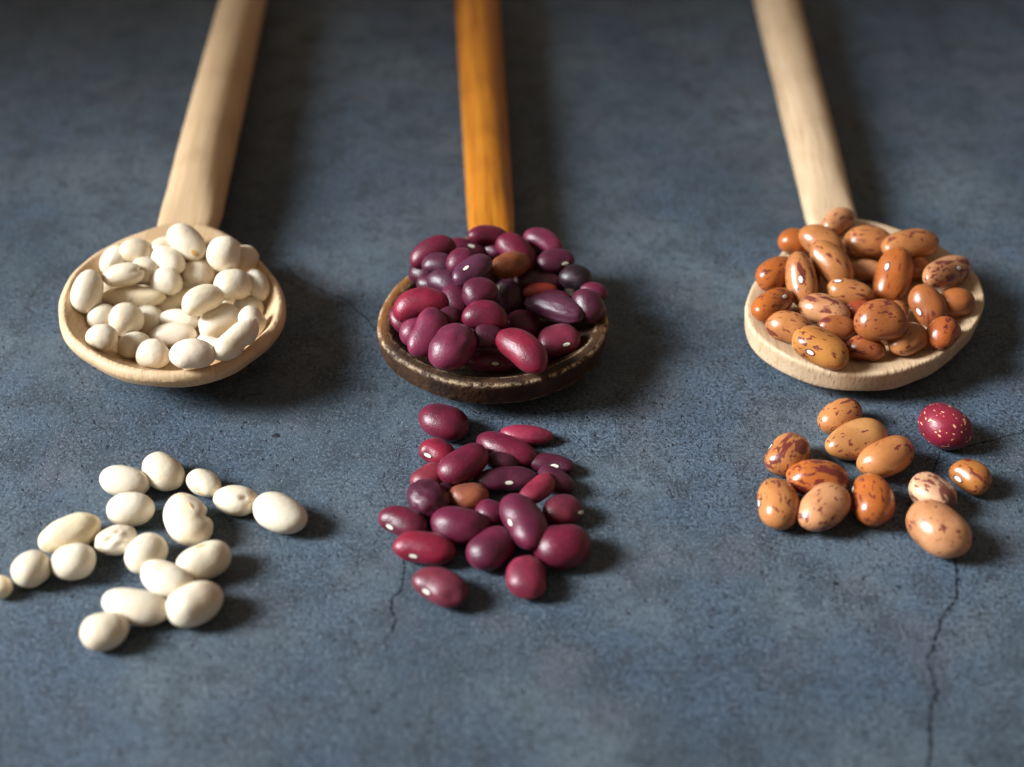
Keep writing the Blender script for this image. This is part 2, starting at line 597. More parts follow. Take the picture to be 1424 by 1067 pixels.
def place_at(px, py, a, b, ang, n, k, B, group, tol):
    r = math.radians(ang)
    d = np.array([math.cos(r), -math.sin(r)])
    q = np.array([-d[1], d[0]])
    E = a * a * np.outer(d, d) + b * b * np.outer(q, q)
    dr = ray(px, py)
    z = 2.0 if B is None else B.zr - B.depth
    X = CAM + dr * ((z - CAM[2]) / dr[2])
    A, ax = solve(X, E, n, k)
    t0 = np.linalg.norm(X - CAM)
    near = [o for o in PLACED if np.linalg.norm(np.cross(o.X - CAM, dr)) < o.ax[0] + ax[0]]
    X = CAM + dr * (t0 - 45)
    for i in range(300):                                  # lower it towards the heap until it touches
        Y = CAM + dr * (t0 - 45 + 0.2 * i)
        if B is not None and Y[1] > B.c[1] and not inside(Y, B):
            break
        if i % 10 == 0:
            A, ax = solve(Y, E, n, k)
        pts = Y + (FIB * ax) @ A.T
        if spoon_pen(pts, B) > 0.12:
            break
        bad = False
        for o in near:
            f = np.linalg.norm(((pts - o.X) @ o.A) / o.ax, axis=1)
            if (1 - f.min()) * o.ax[1] > tol:
                bad = True
                break
            po = o.X + (FIB * o.ax) @ o.A.T
            f = np.linalg.norm(((po - Y) @ A) / ax, axis=1)
            if (1 - f.min()) * ax[1] > tol:
                bad = True
                break
        if bad:
            break
        X = Y
    A, ax = solve(X, E, n, k)
    P = Placed()
    P.X, P.A, P.ax, P.group, P.B = X, A, ax, group, B
    return P


def bean_mesh(ax, h, xh, rs, tau, bend, blunt, wr, dents, notch, grooves=()):
    """h: unit direction (y, z) of the hilum side; xh: where along the bean the hilum sits"""
    x, y, z = ICO.T
    r0 = np.sqrt(np.maximum(1 - x * x, 1e-9))
    xx = np.sign(x) * np.abs(x) ** 0.96
    r1 = np.sqrt(np.maximum(1 - np.abs(xx) ** blunt, 0))
    s = r1 / r0 * (1 + tau * xx)
    y2, z2 = y * s, z * s
    hs = (y * h[0] + z * h[1]) / np.maximum(r0, 1e-3)
    off = bend * (xx * xx - 0.35)
    nt = notch * np.exp(-((xx - xh) / 0.26) ** 2) * np.clip(hs, 0, 1) ** 2
    y2 = y2 + h[0] * (off - nt)
    z2 = z2 + h[1] * (off - nt)
    V = np.c_[xx, y2, z2]
    # low lumps
    g = np.zeros(len(x))
    for _ in range(5):
        w = np.array([rs.gauss(0, 1.6) for _ in range(3)])
        g += np.sin(ICO @ w + rs.uniform(0, 6.28)) * 0.014
    for _ in range(6):
        w = np.array([rs.gauss(0, 3.6) for _ in range(3)])
        g += np.sin(ICO @ w + rs.uniform(0, 6.28)) * 0.0055
    for _ in range(rs.randrange(3)):                       # shallow dents
        d = np.array([rs.gauss(0, 1) for _ in range(3)])
        g -= rs.uniform(0.015, 0.045) * np.exp(-(1 - ICO @ (d / np.linalg.norm(d))) / rs.uniform(0.02, 0.08))
    for (d1, w, amt, wid) in grooves:
        g -= amt * np.exp(-(ICO @ w / wid) ** 2) * np.clip(ICO @ d1, 0, 1) ** 1.5
    if wr:
        acc = np.zeros(len(x))
        for _ in range(9):
            w = np.array([rs.gauss(0, 4.6) for _ in range(3)])
            acc += np.abs(np.sin(ICO @ w + rs.uniform(0, 6.28)))
        g += (acc / 9 - 0.63) * wr
    for (dv, amt, sz) in dents:
        dd = 1 - ICO @ dv
        g -= amt * np.exp(-dd / sz)
    V = V * (1 + g)[:, None]
    lo, hi = V.min(0), V.max(0)
    V = (V - (lo + hi) / 2) / ((hi - lo) / 2)
    return V * ax * 1.055


def hilum_material(name, c_in, c_out):
    t = NT(name)
    uv = t.n('ShaderNodeAttribute', attribute_name='ring').outputs['Fac']
    v = t.coords((1000, 1000, 1000))
    n = t.noise(v, 2.5, 3, 0.6)
    f = t.ramp(t.math('MULTIPLY_ADD', n, 0.12, uv), 0.62, 0.72)
    c = t.mix(f, c_in, c_out)
    c = t.mix(t.math('MULTIPLY', t.ramp(uv, 0.25, 0.0), 0.25), c, c_out)
    t.set(Base_Color=c, Roughness=0.5)
    return t.m


HIL = {'white': hilum_material('white_bean_hilum', (0.55, 0.30, 0.07), (0.66, 0.55, 0.38)),
       'red': hilum_material('red_bean_hilum', (0.78, 0.72, 0.58), (0.030, 0.006, 0.012)),
       'speckled': hilum_material('speckled_bean_hilum', (0.85, 0.78, 0.68), (0.10, 0.012, 0.012))}


def add_hilum(o, V, org, dirn, axis_dir, L, Wd, mat, rise):
    """a lens shaped scar laid on the bean's surface"""
    bvh = BVHTree.FromPolygons([tuple(v) for v in V], ICOF)
    hit, nrm, _, _ = bvh.ray_cast(Vector(org), Vector(dirn))
    if hit is None:
        hit, nrm, _, _ = bvh.find_nearest(Vector(org))
    nrm = nrm.normalized()
    t1 = (Vector(axis_dir) - nrm * Vector(axis_dir).dot(nrm)).normalized()
    t2 = nrm.cross(t1)
    vs, ring = [], []
    M, K = 20, 6
    for k in range(K + 1):
        for j in range(M):
            q = 2 * math.pi * j / M
            f = k / K
            p = hit + t1 * (L * f * math.cos(q)) + t2 * (Wd * f * math.sin(q))
            ht, _, _, _ = bvh.ray_cast(p + nrm * 2.5, -nrm)
            if ht is None:
                ht = bvh.find_nearest(p)[0]
            up = rise * math.sqrt(max(0, 1 - (f / 0.8) ** 2)) + 0.03 - 0.06 * (f > 0.95)
            vs.append(tuple((ht + nrm * up) * MM))
            ring.append(f)
    fs = []
    for k in range(K):
        for j in range(M):
            fs.append((k * M + j, (k + 1) * M + j, (k + 1) * M + (j + 1) % M, k * M + (j + 1) % M))
    ho = new_mesh('hilum', vs, fs, mat, o)
    at = ho.data.attributes.new('ring', 'FLOAT', 'POINT')
    at.data.foreach_set('value', ring)
    return ho


def white_material():
    t = NT('white_bean_skin')
    v = t.coords((1000, 1000, 1000))
    oi = t.n('ShaderNodeObjectInfo')
    w = t.math('MULTIPLY', oi.outputs['Random'], 90.0)
    n1 = t.noise(v, 0.16, 3, 0.5, w)
    n2 = t.noise(v, 0.9, 3, 0.6, w)
    sp = t.noise(v, 0.75, 1, 0.4, w)
    c = t.mix(t.ramp(n1, 0.40, 0.72), oi.outputs['Color'], (0.72, 0.59, 0.42))
    c = t.mix(t.math('MULTIPLY', t.ramp(n2, 0.55, 0.8), 0.25), c, (0.60, 0.47, 0.33))
    m = t.math('MULTIPLY', t.ramp(sp, 0.70, 0.76), t.math('SUBTRACT', 1.0, oi.outputs['Alpha']))
    c = t.mix(m, c, (0.22, 0.13, 0.06))
    t.set(Base_Color=c, Roughness=t.math('MULTIPLY_ADD', n2, 0.15, 0.32))
    t.b.inputs['Subsurface Weight'].default_value = 0.25
    t.b.inputs['Subsurface Radius'].default_value = (1.0, 0.7, 0.4)
    t.b.inputs['Subsurface Scale'].default_value = 0.0012
    t.b.inputs['Specular IOR Level'].default_value = 0.45
    t.bump(n2, 0.26, 0.0005)
    return t.m


def red_material():
    t = NT('red_bean_skin')
    v = t.coords((1000, 1000, 1000))
    vl = t.coords((500, 1100, 1100))
    oi = t.n('ShaderNodeObjectInfo')
    w = t.math('MULTIPLY', oi.outputs['Random'], 90.0)
    n1 = t.noise(v, 0.17, 3, 0.55, w)
    n2 = t.noise(vl, 0.8, 3, 0.65, w)
    dust = t.noise(v, 2.6, 2, 0.6, w)
    dp = t.noise(v, 0.3, 2, 0.5, w)
    c = t.mix(t.ramp(n1, 0.36, 0.68), oi.outputs['Color'], t.mix(0.55, oi.outputs['Color'], (0.028, 0.005, 0.014)))
    c = t.mix(t.math('MULTIPLY', t.ramp(n2, 0.5, 0.75), 0.28), c, t.mix(0.22, oi.outputs['Color'], (0.45, 0.06, 0.10)))
    d = t.math('MULTIPLY', t.ramp(dust, 0.52, 0.74), t.ramp(dp, 0.3, 0.65))
    c = t.mix(t.math('MULTIPLY', d, 0.11), c, t.mix(0.25, oi.outputs['Color'], (0.95, 0.65, 0.80)))
    m = t.math('MULTIPLY', t.ramp(t.noise(vl, 1.35, 1, 0.3, w), 0.645, 0.67), t.math('SUBTRACT', 1.0, oi.outputs['Alpha']))
    c = t.mix(m, c, (0.75, 0.42, 0.22))
    t.set(Base_Color=c, Roughness=t.math('MULTIPLY_ADD', dust, 0.28, 0.25))
    t.b.inputs['Specular IOR Level'].default_value = 0.48
    t.b.inputs['Sheen Weight'].default_value = 0.04
    t.b.inputs['Sheen Roughness'].default_value = 0.4
    t.b.inputs['Sheen Tint'].default_value = (0.9, 0.7, 0.85, 1)
    t.bump(t.math('MULTIPLY_ADD', dust, 0.7, n2), 0.22, 0.0005)
    return t.m


def speckled_material():
    t = NT('speckled_bean_skin')
    v = t.coords((1000, 1000, 1000))
    vl = t.coords((430, 1000, 1000))
    oi = t.n('ShaderNodeObjectInfo')
    w = t.math('MULTIPLY', oi.outputs['Random'], 90.0)
    n1 = t.noise(v, 0.14, 3, 0.55, w)
    f1 = t.noise(vl, 1.05, 2, 0.5, w, 0.4)
    f2 = t.noise(vl, 0.22, 3, 0.6, w, 0.6)
    zone = t.noise(v, 0.12, 1, 0.5, t.math('ADD', w, 7.3))
    fine = t.noise(v, 1.6, 2, 0.6, w)
    c = t.mix(t.ramp(n1, 0.35, 0.68), oi.outputs['Color'], t.mix(0.55, oi.outputs['Color'], (0.22, 0.065, 0.018)))
    dark = (0.115, 0.014, 0.018)
    # small flecks, then broad streaks; object alpha tells how strongly a bean is marked
    thr = t.math('MULTIPLY_ADD', zone, -0.30, t.math('MULTIPLY_ADD', oi.outputs['Alpha'], -0.11, 0.815))
    m1 = t.math('MULTIPLY', t.math('SUBTRACT', f1, thr), 45.0, clamp=True)
    thr2 = t.math('MULTIPLY_ADD', oi.outputs['Alpha'], -0.135, 0.69)
    m2 = t.math('MULTIPLY', t.math('SUBTRACT', f2, thr2), 45.0, clamp=True)
    m = t.math('MAXIMUM', m1, m2)
    c = t.mix(t.math('MULTIPLY', m, 0.88), c, dark)
    c = t.mix(t.math('MULTIPLY', t.ramp(fine, 0.56, 0.75), 0.15), c, (0.20, 0.06, 0.03))
    t.set(Base_Color=c, Roughness=t.math('MULTIPLY_ADD', fine, 0.20, 0.19))
    t.b.inputs['Specular IOR Level'].default_value = 0.55
    t.b.inputs['Subsurface Weight'].default_value = 0.08
    t.b.inputs['Subsurface Radius'].default_value = (1.0, 0.5, 0.25)
    t.b.inputs['Subsurface Scale'].default_value = 0.001
    t.bump(t.math('MULTIPLY_ADD', fine, 0.35, n1), 0.22, 0.0005)
    return t.m


SKIN = {'white': white_material(), 'red': red_material(), 'speckled': speckled_material()}
PAR = {'white': dict(k=0.88, tau=0.05, bend=0.10, blunt=2.25, notch=0.06, hl=(1.0, 0.5), rise=0.10),
       'red': dict(k=0.78, tau=0.05, bend=0.20, blunt=2.45, notch=0.10, hl=(1.25, 0.62), rise=0.14),
       'speckled': dict(k=0.86, tau=0.05, bend=0.12, blunt=2.3, notch=0.07, hl=(1.25, 0.72), rise=0.16)}
LOG = []


def pile(kind, group, org, s, B, data, col, tol, lean):
    par = PAR[kind]
    for idx, (cx, cy, a, b, ang, opt, label) in enumerate(data):
        rs = random.Random('%s%s%d' % (kind, group, idx))
        px, py = org[0] + cx / s, org[1] + cy / s
        if B is not None and a < 80:                          # mostly hidden: its unseen rest is as big as the others
            gr = min(1.32, 86 / a)
            a, b = a * gr, b * min(gr, 1.25)
        n = opt.get('n')
        if n is None:
            n = np.array([0, 0, 1.0]) * (1 - lean) + CAMDIR * lean
            if lean:
                n = n + np.array([rs.gauss(0, 0.16), rs.gauss(0, 0.12), 0])
        n = np.array(n, float)
        n /= np.linalg.norm(n)
        P = place(px, py, a / s, b / s, ang, n, opt.get('k', par['k'] * rs.uniform(0.94, 1.06)), B, group, tol, opt.get('up', False))
        LOG.append((kind, 'spoon' if B else 'table', idx, P.X, P.ax))
        h, xh, lorg = None, 0.0, None
        if 'h' in opt:
            hx, hy = org[0] + opt['h'][0] / s, org[1] + opt['h'][1] / s
            d = ray(hx, hy)
            ro = ((CAM - P.X) @ P.A) / P.ax
            rd = (d @ P.A) / P.ax
            qa, qb, qc = rd @ rd, ro @ rd, ro @ ro - 1
            disc = qb * qb - qa * qc
            t = (-qb - math.sqrt(disc)) / qa if disc > 0 else -qb / qa
            loc = ro + rd * t
            loc = loc / np.linalg.norm(loc)
            xh = float(np.clip(loc[0], -0.6, 0.6))
            h = loc[1:] / (np.linalg.norm(loc[1:]) + 1e-6)
            lorg = loc
        if h is None:
            sg = -1.0 if P.A[:, 1] @ (CAMDIR + UP) > 0 else 1.0         # concave side turned away from the viewer
            sg *= opt.get('side', 1)
            h = np.array([sg * 0.9, -0.44]) if 'side' not in opt else np.array([sg, 0.0])
        dents = []
        for (dx, dy, amt, sz) in opt.get('dent', ()):
            d = ray(org[0] + dx / s, org[1] + dy / s)
            ro = ((CAM - P.X) @ P.A) / P.ax
            rd = (d @ P.A) / P.ax
            t = -(ro @ rd) / (rd @ rd)
            disc = (ro @ rd) ** 2 - (rd @ rd) * (ro @ ro - 1)
            if disc > 0:
                t -= math.sqrt(disc) / (rd @ rd)
            q = ro + rd * t
            dents.append((q / np.linalg.norm(q), amt, sz))
        grooves = []
        for (dx, dy, amt, wid) in opt.get('groove', ()):
            d = ray(org[0] + dx / s, org[1] + dy / s)
            ro = ((CAM - P.X) @ P.A) / P.ax
            rd = (d @ P.A) / P.ax
            rd /= np.linalg.norm(rd)
            q = ro - rd * (ro @ rd)
            q /= np.linalg.norm(q)
            grooves.append((q, np.cross(rd, q), amt, wid))
        V = bean_mesh(P.ax, h, xh, rs, opt.get('tau', rs.uniform(-1, 1) * par['tau'] * 1.6), opt.get('bend', par['bend'] * rs.uniform(0.5, 1.3) * (1 if 'h' in opt or 'side' in opt else 0.9)),
                      opt.get('blunt', par['blunt'] * rs.uniform(0.95, 1.06)), opt.get('wr', 0), dents, opt.get('notch', par['notch']), grooves)
        o = new_mesh(opt.get('name', '%s_bean' % kind), V * MM, ICOF, SKIN[opt.get('skin', kind)])
        M4 = Matrix.Identity(4)
        for i in range(3):
            for j in range(3):
                M4[i][j] = P.A[i, j]
        o.matrix_world = Matrix.Translation(Vector(P.X * MM)) @ M4
        o['label'], o['category'], o['group'] = label, 'bean', group
        base = np.array(opt.get('c', col[rs.randrange(len(col))]))
        base = base * rs.uniform(0.94, 1.06)
        o.color = (*np.clip(base, 0, 1), opt.get('al', rs.random() if kind == 'speckled' else 1.0))
        if lorg is not None:
            camL = (CAM - P.X) @ P.A
            surf = lorg * P.ax
            od = surf * 3
            dd = surf - od
            L, Wd = opt.get('hs', par['hl'])
            add_hilum(o, V, od, dd / np.linalg.norm(dd), (1, 0, 0), L * 1.2, Wd * 1.15, HIL[kind], par['rise'])


WC = [(0.76, 0.67, 0.53), (0.79, 0.71, 0.57), (0.74, 0.65, 0.50)]
UPN, CAMN = (0, 0, 1), (0, -0.55, 0.83)
YEL = (0.80, 0.68, 0.46)
pile('white', 'white beans heaped in the left spoon', (60, 290), 3.953, BL, [
    (1098, 285, 70, 60, 60, dict(c=(0.74, 0.62, 0.46)), 'brownish white bean at the right back of the left heap, behind a round one'),
    (370, 432, 55, 45, 0, {}, 'sliver of a white bean under the creased one in the left spoon'),
    (388, 283, 88, 62, 42, {}, 'white bean at the left back corner of the heap in the left spoon'),
    (670, 212, 72, 45, 15, {}, 'sliver of a white bean at the back behind the yellow-scarred one'),
    (515, 235, 90, 68, -15, {}, 'plump cream bean at the back of the left heap, left of the yellow-scarred one'),
    (690, 285, 95, 68, -25, {}, 'white bean just left of and below the yellow-scarred one in the left spoon'),
    (565, 345, 62, 60, 0, {}, 'small round white bean wedged between the creased one and the two middle ones'),
    (790, 408, 45, 38, 10, {}, 'small piece of white bean in the gap amid the left heap'),
    (793, 187, 116, 78, -42, dict(h=(832, 243), hs=(1.5, 0.85), n=CAMN), 'white bean with a yellow scar, highest at the back of the left spoon'),
    (1180, 418, 90, 58, -68, dict(n=CAMN), 'white bean against the right wall of the left spoon bowl'),
    (993, 248, 95, 90, 80, dict(n=CAMN), 'big round white bean at the right back of the left heap'),
    (855, 347, 85, 69, -10, {}, 'egg shaped white bean in the middle of the left heap below the yellow-scarred one'),
    (1125, 545, 72, 56, -10, {}, 'white bean low at the right of the left heap, behind the two front ones'),
    (1000, 510, 50, 36, 30, {}, 'small pale bit of bean under the largest round one, left spoon'),
    (1042, 420, 103, 85, 0, {}, 'largest round white bean, right of centre in the left heap'),
    (440, 362, 112, 62, 8, dict(groove=[(515, 335, 0.22, 0.14)]), 'creased white bean lying over others at the left of the left heap'),
    (683, 400, 84, 71, -10, {}, 'round white bean in the middle of the left heap, above the long yellowish one'),
    (243, 455, 116, 82, 75, dict(n=CAMN), 'white bean leaning on the left wall of the left spoon, apart from the heap'),
    (740, 503, 135, 58, 25, dict(c=YEL), 'yellowish long bean mostly under a cream bean at the centre of the left spoon'),
    (490, 487, 176, 60, 2, dict(c=YEL, al=0.1, bend=0.05, hs=(1, .4)), 'longest bean in the left spoon, yellowish with brown specks'),
    (875, 500, 118, 73, 22, dict(c=(0.82, 0.74, 0.58)), 'cream bean across the centre of the left heap, on top of a yellowish one'),
    (330, 600, 66, 60, 0, {}, 'small white bean at the left side of the left heap, behind a round one'),
    (585, 608, 70, 60, -45, {}, 'white bean tucked right of the round one at front left, left heap'),
    (1150, 620, 70, 56, -60, {}, 'small white bean against the right wall, behind the two-lobed one'),
    (745, 610, 106, 56, -5, {}, 'white bean behind the oval one at the front middle of the left heap'),
    (975, 620, 122, 88, 20, dict(c=(0.78, 0.69, 0.55)), 'wide greyish white bean right of centre in the front half of the left spoon'),
    (458, 608, 94, 86, 0, {}, 'round white bean standing proud at the front left of the left heap'),
    (325, 708, 86, 70, 0, {}, 'small white bean farthest left along the front of the left heap'),
    (500, 750, 92, 70, 15, {}, 'shaded white bean between the two small ones at the front of the left spoon'),
    (915, 742, 52, 40, -30, {}, 'sliver of a white bean at the front, left of the two-lobed one'),
    (715, 695, 126, 66, 2, dict(c=(0.79, 0.69, 0.56)), 'oval white bean in the front middle of the left heap'),
    (1065, 722, 150, 70, 40, dict(groove=[(1135, 785, 0.30, 0.16)], bend=0.12, side=-1), 'two-lobed kidney bean at the front right of the left heap'),
    (822, 800, 123, 82, 2, dict(c=(0.79, 0.68, 0.55)), 'pinkish white oval bean right at the front edge of the left heap'),
    (608, 800, 90, 78, 0, {}, 'round white bean right at the front edge of the left heap'),
], WC, 0.75, 0.4)

PUR, PLUM, CRIM, MAR = (0.118, 0.009, 0.034), (0.072, 0.008, 0.025), (0.220, 0.007, 0.028), (0.132, 0.006, 0.026)
GREY, PINK = (0.072, 0.014, 0.034), (0.170, 0.018, 0.052)
pile('red', 'red beans heaped in the middle spoon', (500, 300), 3.838, BM, [
    (690, 175, 80, 48, -10, dict(c=PUR), 'purple bean half hidden between two glossy ones at the back of the middle heap'),
    (985, 135, 105, 58, -25, dict(c=PINK), 'pinkish purple bean at the far back right of the middle heap'),
    (690, 103, 108, 48, -5, dict(c=MAR), 'maroon bean in front of the amber handle, topmost of the middle heap'),
    (340, 305, 55, 52, 0, dict(c=PLUM), 'plum bean low on the left back of the middle heap, beneath a dusty one'),
    (385, 190, 126, 68, 25, dict(c=MAR), 'maroon bean sloping at the back left corner of the middle heap'),
    (420, 255, 82, 57, 0, dict(c=GREY), 'dusty greyish purple bean left in the middle heap, below the sloping maroon one'),
    (370, 362, 48, 40, 0, dict(c=PLUM), 'small dark tip of a bean on the left of the middle heap'),
    (1155, 330, 86, 66, -10, dict(c=(0.004, 0.004, 0.005), name='black_bean'), 'black bean at the right of the middle heap'),
    (1045, 243, 98, 64, 8, dict(c=PLUM, h=(1098, 257)), 'plum bean with a tan scar at the back right, above the black one'),
    (840, 195, 122, 75, -50, dict(c=MAR, n=CAMN), 'large maroon bean at the back of the middle heap, behind the orange-brown one'),
    (575, 178, 102, 50, -15, dict(c=PUR, h=(598, 162)), 'purple bean with a white scar just left of the topmost red bean'),
    (545, 245, 62, 55, 0, dict(c=PUR), 'purple bean under the dark one with the long white scar in the middle spoon'),
    (450, 350, 76, 53, -15, dict(c=GREY), 'dark dusty bean on the left side of the middle heap'),
    (960, 345, 132, 48, -5, dict(c=(0.085, 0.018, 0.026)), 'long dark maroon bean left of the black one'),
    (962, 398, 92, 38, 5, dict(c=(0.30, 0.035, 0.018)), 'bright orange-red bean showing a strip right of centre in the middle heap'),
    (805, 262, 106, 66, 12, dict(c=(0.30, 0.085, 0.022), name='brown_bean', blunt=1.75, bend=0.03, wr=0.10), 'orange-brown bean with a pointed end high on the middle heap'),
    (600, 295, 110, 68, 32, dict(c=(0.085, 0.018, 0.046), h=(567, 280)), 'dark purple bean with a bright white scar, left of the orange-brown one'),
    (1250, 400, 55, 34, -10, dict(c=PUR), 'small end of a purple bean at the right edge of the middle spoon'),
    (1222, 480, 95, 76, -65, dict(c=PLUM), 'plum coloured bean at the right edge of the middle heap'),
    (520, 452, 62, 72, 0, dict(c=PUR), 'dull purple bean behind the long crimson one in the middle spoon'),
    (480, 540, 42, 48, 60, dict(c=PLUM), 'tip of a dark bean between the crimson and the lilac one'),
    (640, 408, 92, 80, 20, dict(c=PUR, tau=-.12), 'egg shaped purple bean in the middle of the middle heap'),
    (1058, 442, 96, 42, -15, dict(c=PINK), 'rose coloured bean behind the grey wrinkled one in the middle spoon'),
    (800, 430, 93, 80, -75, dict(c=GREY, h=(740, 385), n=CAMN), 'greyish upright bean with a white scar at the centre of the middle heap'),
    (225, 552, 62, 48, -60, dict(c=MAR), 'maroon bean under the crimson one at the far left of the middle spoon'),
    (325, 468, 146, 82, 12, dict(c=CRIM), 'long crimson bean at the far left of the middle heap'),
    (670, 530, 118, 76, -5, dict(c=MAR), 'dark maroon bean in the middle of the middle heap, below the egg shaped one'),
    (1040, 490, 155, 72, -15, dict(c=GREY, wr=0.22, blunt=1.9), 'grey-purple wrinkled bean at the right of the middle heap'),
    (690, 645, 78, 57, -5, dict(c=PLUM), 'small plum bean above the front one with the scar in the middle spoon'),
    (880, 580, 96, 73, -20, dict(c=PINK), 'mauve bean right of centre in the middle heap, above the bright red one'),
    (290, 612, 62, 55, 50, dict(c=PINK), 'pink-purple bean peeping out left of the lilac long one'),
    (1062, 665, 110, 82, 12, dict(c=(0.16, 0.016, 0.036), h=(1105, 688)), 'red bean with a tan scar at the front right of the middle heap'),
    (372, 632, 136, 92, 62, dict(c=PINK, n=(0.15, -0.45, 0.85), side=-1), 'lilac red kidney shaped bean standing steep at the front left of the middle heap'),
    (705, 768, 126, 64, -5, dict(c=PINK, h=(725, 790)), 'dark bean with a cream scar at the very front of the middle heap'),
    (500, 700, 132, 106, 48, dict(c=PINK, dent=[(535, 660, 0.10, 0.02)]), 'big dented lilac red bean at the front of the middle heap'),
    (868, 710, 152, 88, -37, dict(c=CRIM), 'bright crimson bean leaning at the front right of the middle heap'),
], [PUR, MAR], 0.8, 0.4)

TAN, ORG, BRN, PAL = (0.47, 0.185, 0.060), (0.43, 0.115, 0.022), (0.34, 0.105, 0.030), (0.55, 0.260, 0.120)
pile('speckled', 'speckled beans heaped in the right spoon', (1020, 280), 3.838, BR, [
    (555, 105, 90, 64, 32, dict(c=PAL, al=0.5), 'pinkish speckled bean topmost at the back, in front of the right handle'),
    (320, 212, 80, 66, 0, dict(c=ORG, al=0.2), 'glossy orange bean at the back left of the right heap'),
    (475, 222, 130, 82, -35, dict(c=TAN, al=0.1), 'plain tan bean at the back of the right heap, behind a long one'),
    (725, 220, 132, 86, -2, dict(c=TAN, al=0.75), 'wide bean with a maroon streak at the back middle of the right heap'),
    (940, 232, 146, 80, 8, dict(c=TAN, al=0.35), 'long tan bean at the back right of the right heap'),
    (985, 360, 46, 60, 90, dict(c=BRN, al=0.3), 'brown sliver of a bean below the long one at the back right'),
    (715, 370, 105, 58, -5, dict(c=PAL, al=0.1), 'pale bean deep in the middle of the right heap'),
    (225, 380, 108, 78, 30, dict(c=ORG, al=0.15), 'plain orange bean with a dark tip at the left of the right heap'),
    (525, 332, 142, 84, -48, dict(c=TAN, al=0.35, n=(0, -.4, .85)), 'long tan bean sloping down at the left middle of the right heap'),
    (1130, 385, 126, 80, 18, dict(c=PAL, al=0.85, h=(1200, 358)), 'strongly flecked bean with a white scar at the right edge of the right heap'),
    (1185, 540, 98, 76, 8, dict(c=BRN, al=0.2), 'smooth brown bean at the right side of the right spoon'),
    (1040, 560, 120, 88, -60, dict(c=BRN, al=0.15, h=(990, 590), n=CAMN), 'brown upright bean with a white scar right of centre in the right heap'),
    (205, 555, 112, 76, 30, dict(c=ORG, al=0.6, h=(272, 510)), 'orange bean with a white scar at the far left of the right heap'),
    (362, 422, 146, 80, -80, dict(c=TAN, al=0.6, h=(360, 418), n=CAMN), 'upright flecked bean with a large white scar at the left of the right heap'),
    (620, 488, 120, 70, -12, dict(c=TAN, al=0.5, h=(562, 430)), 'tan bean with a white scar at its upper left, amid the right heap'),
    (300, 672, 124, 80, -15, dict(c=TAN, al=0.55), 'tan bean with a maroon stripe at the front left of the right heap'),
    (485, 578, 136, 78, -14, dict(c=PAL, al=0.55), 'pale bean with a maroon underside left of centre in the right heap'),
    (675, 585, 64, 44, 0, dict(c=(0.30, 0.05, 0.02), al=0.3), 'small reddish bean behind the big dented one'),
    (852, 405, 154, 96, 75, dict(c=ORG, al=0.4, h=(820, 350), n=CAMN), 'large orange-brown bean with a white scar standing upright in the right heap'),
    (550, 672, 106, 62, -4, dict(c=BRN, al=0.35), 'small brown bean left of the big dented one'),
    (705, 785, 106, 68, -5, dict(c=(0.36, 0.10, 0.03), al=0.4), 'reddish brown bean at the front of the right heap, beneath the big dented one'),
    (928, 735, 106, 86, 20, dict(c=TAN, al=0.3, dent=[(950, 745, 0.14, 0.03)]), 'round tan bean with a dimple at the front right of the right heap'),
    (1118, 700, 90, 80, 35, dict(c=(0.42, 0.10, 0.025), al=0.5, wr=0.07), 'red-orange wrinkled bean farthest right at the front of the right heap'),
    (785, 636, 138, 108, 6, dict(c=BRN, al=0.35, dent=[(820, 590, 0.12, 0.02)], n=CAMN), 'big dented brown bean at the front middle of the right heap'),
    (468, 780, 156, 94, -25, dict(c=(0.48, 0.20, 0.045), al=0.35, h=(412, 806)), 'yellow-tan bean with a white scar, foremost of the right heap'),
], [TAN, BRN], 0.8, 0.4)

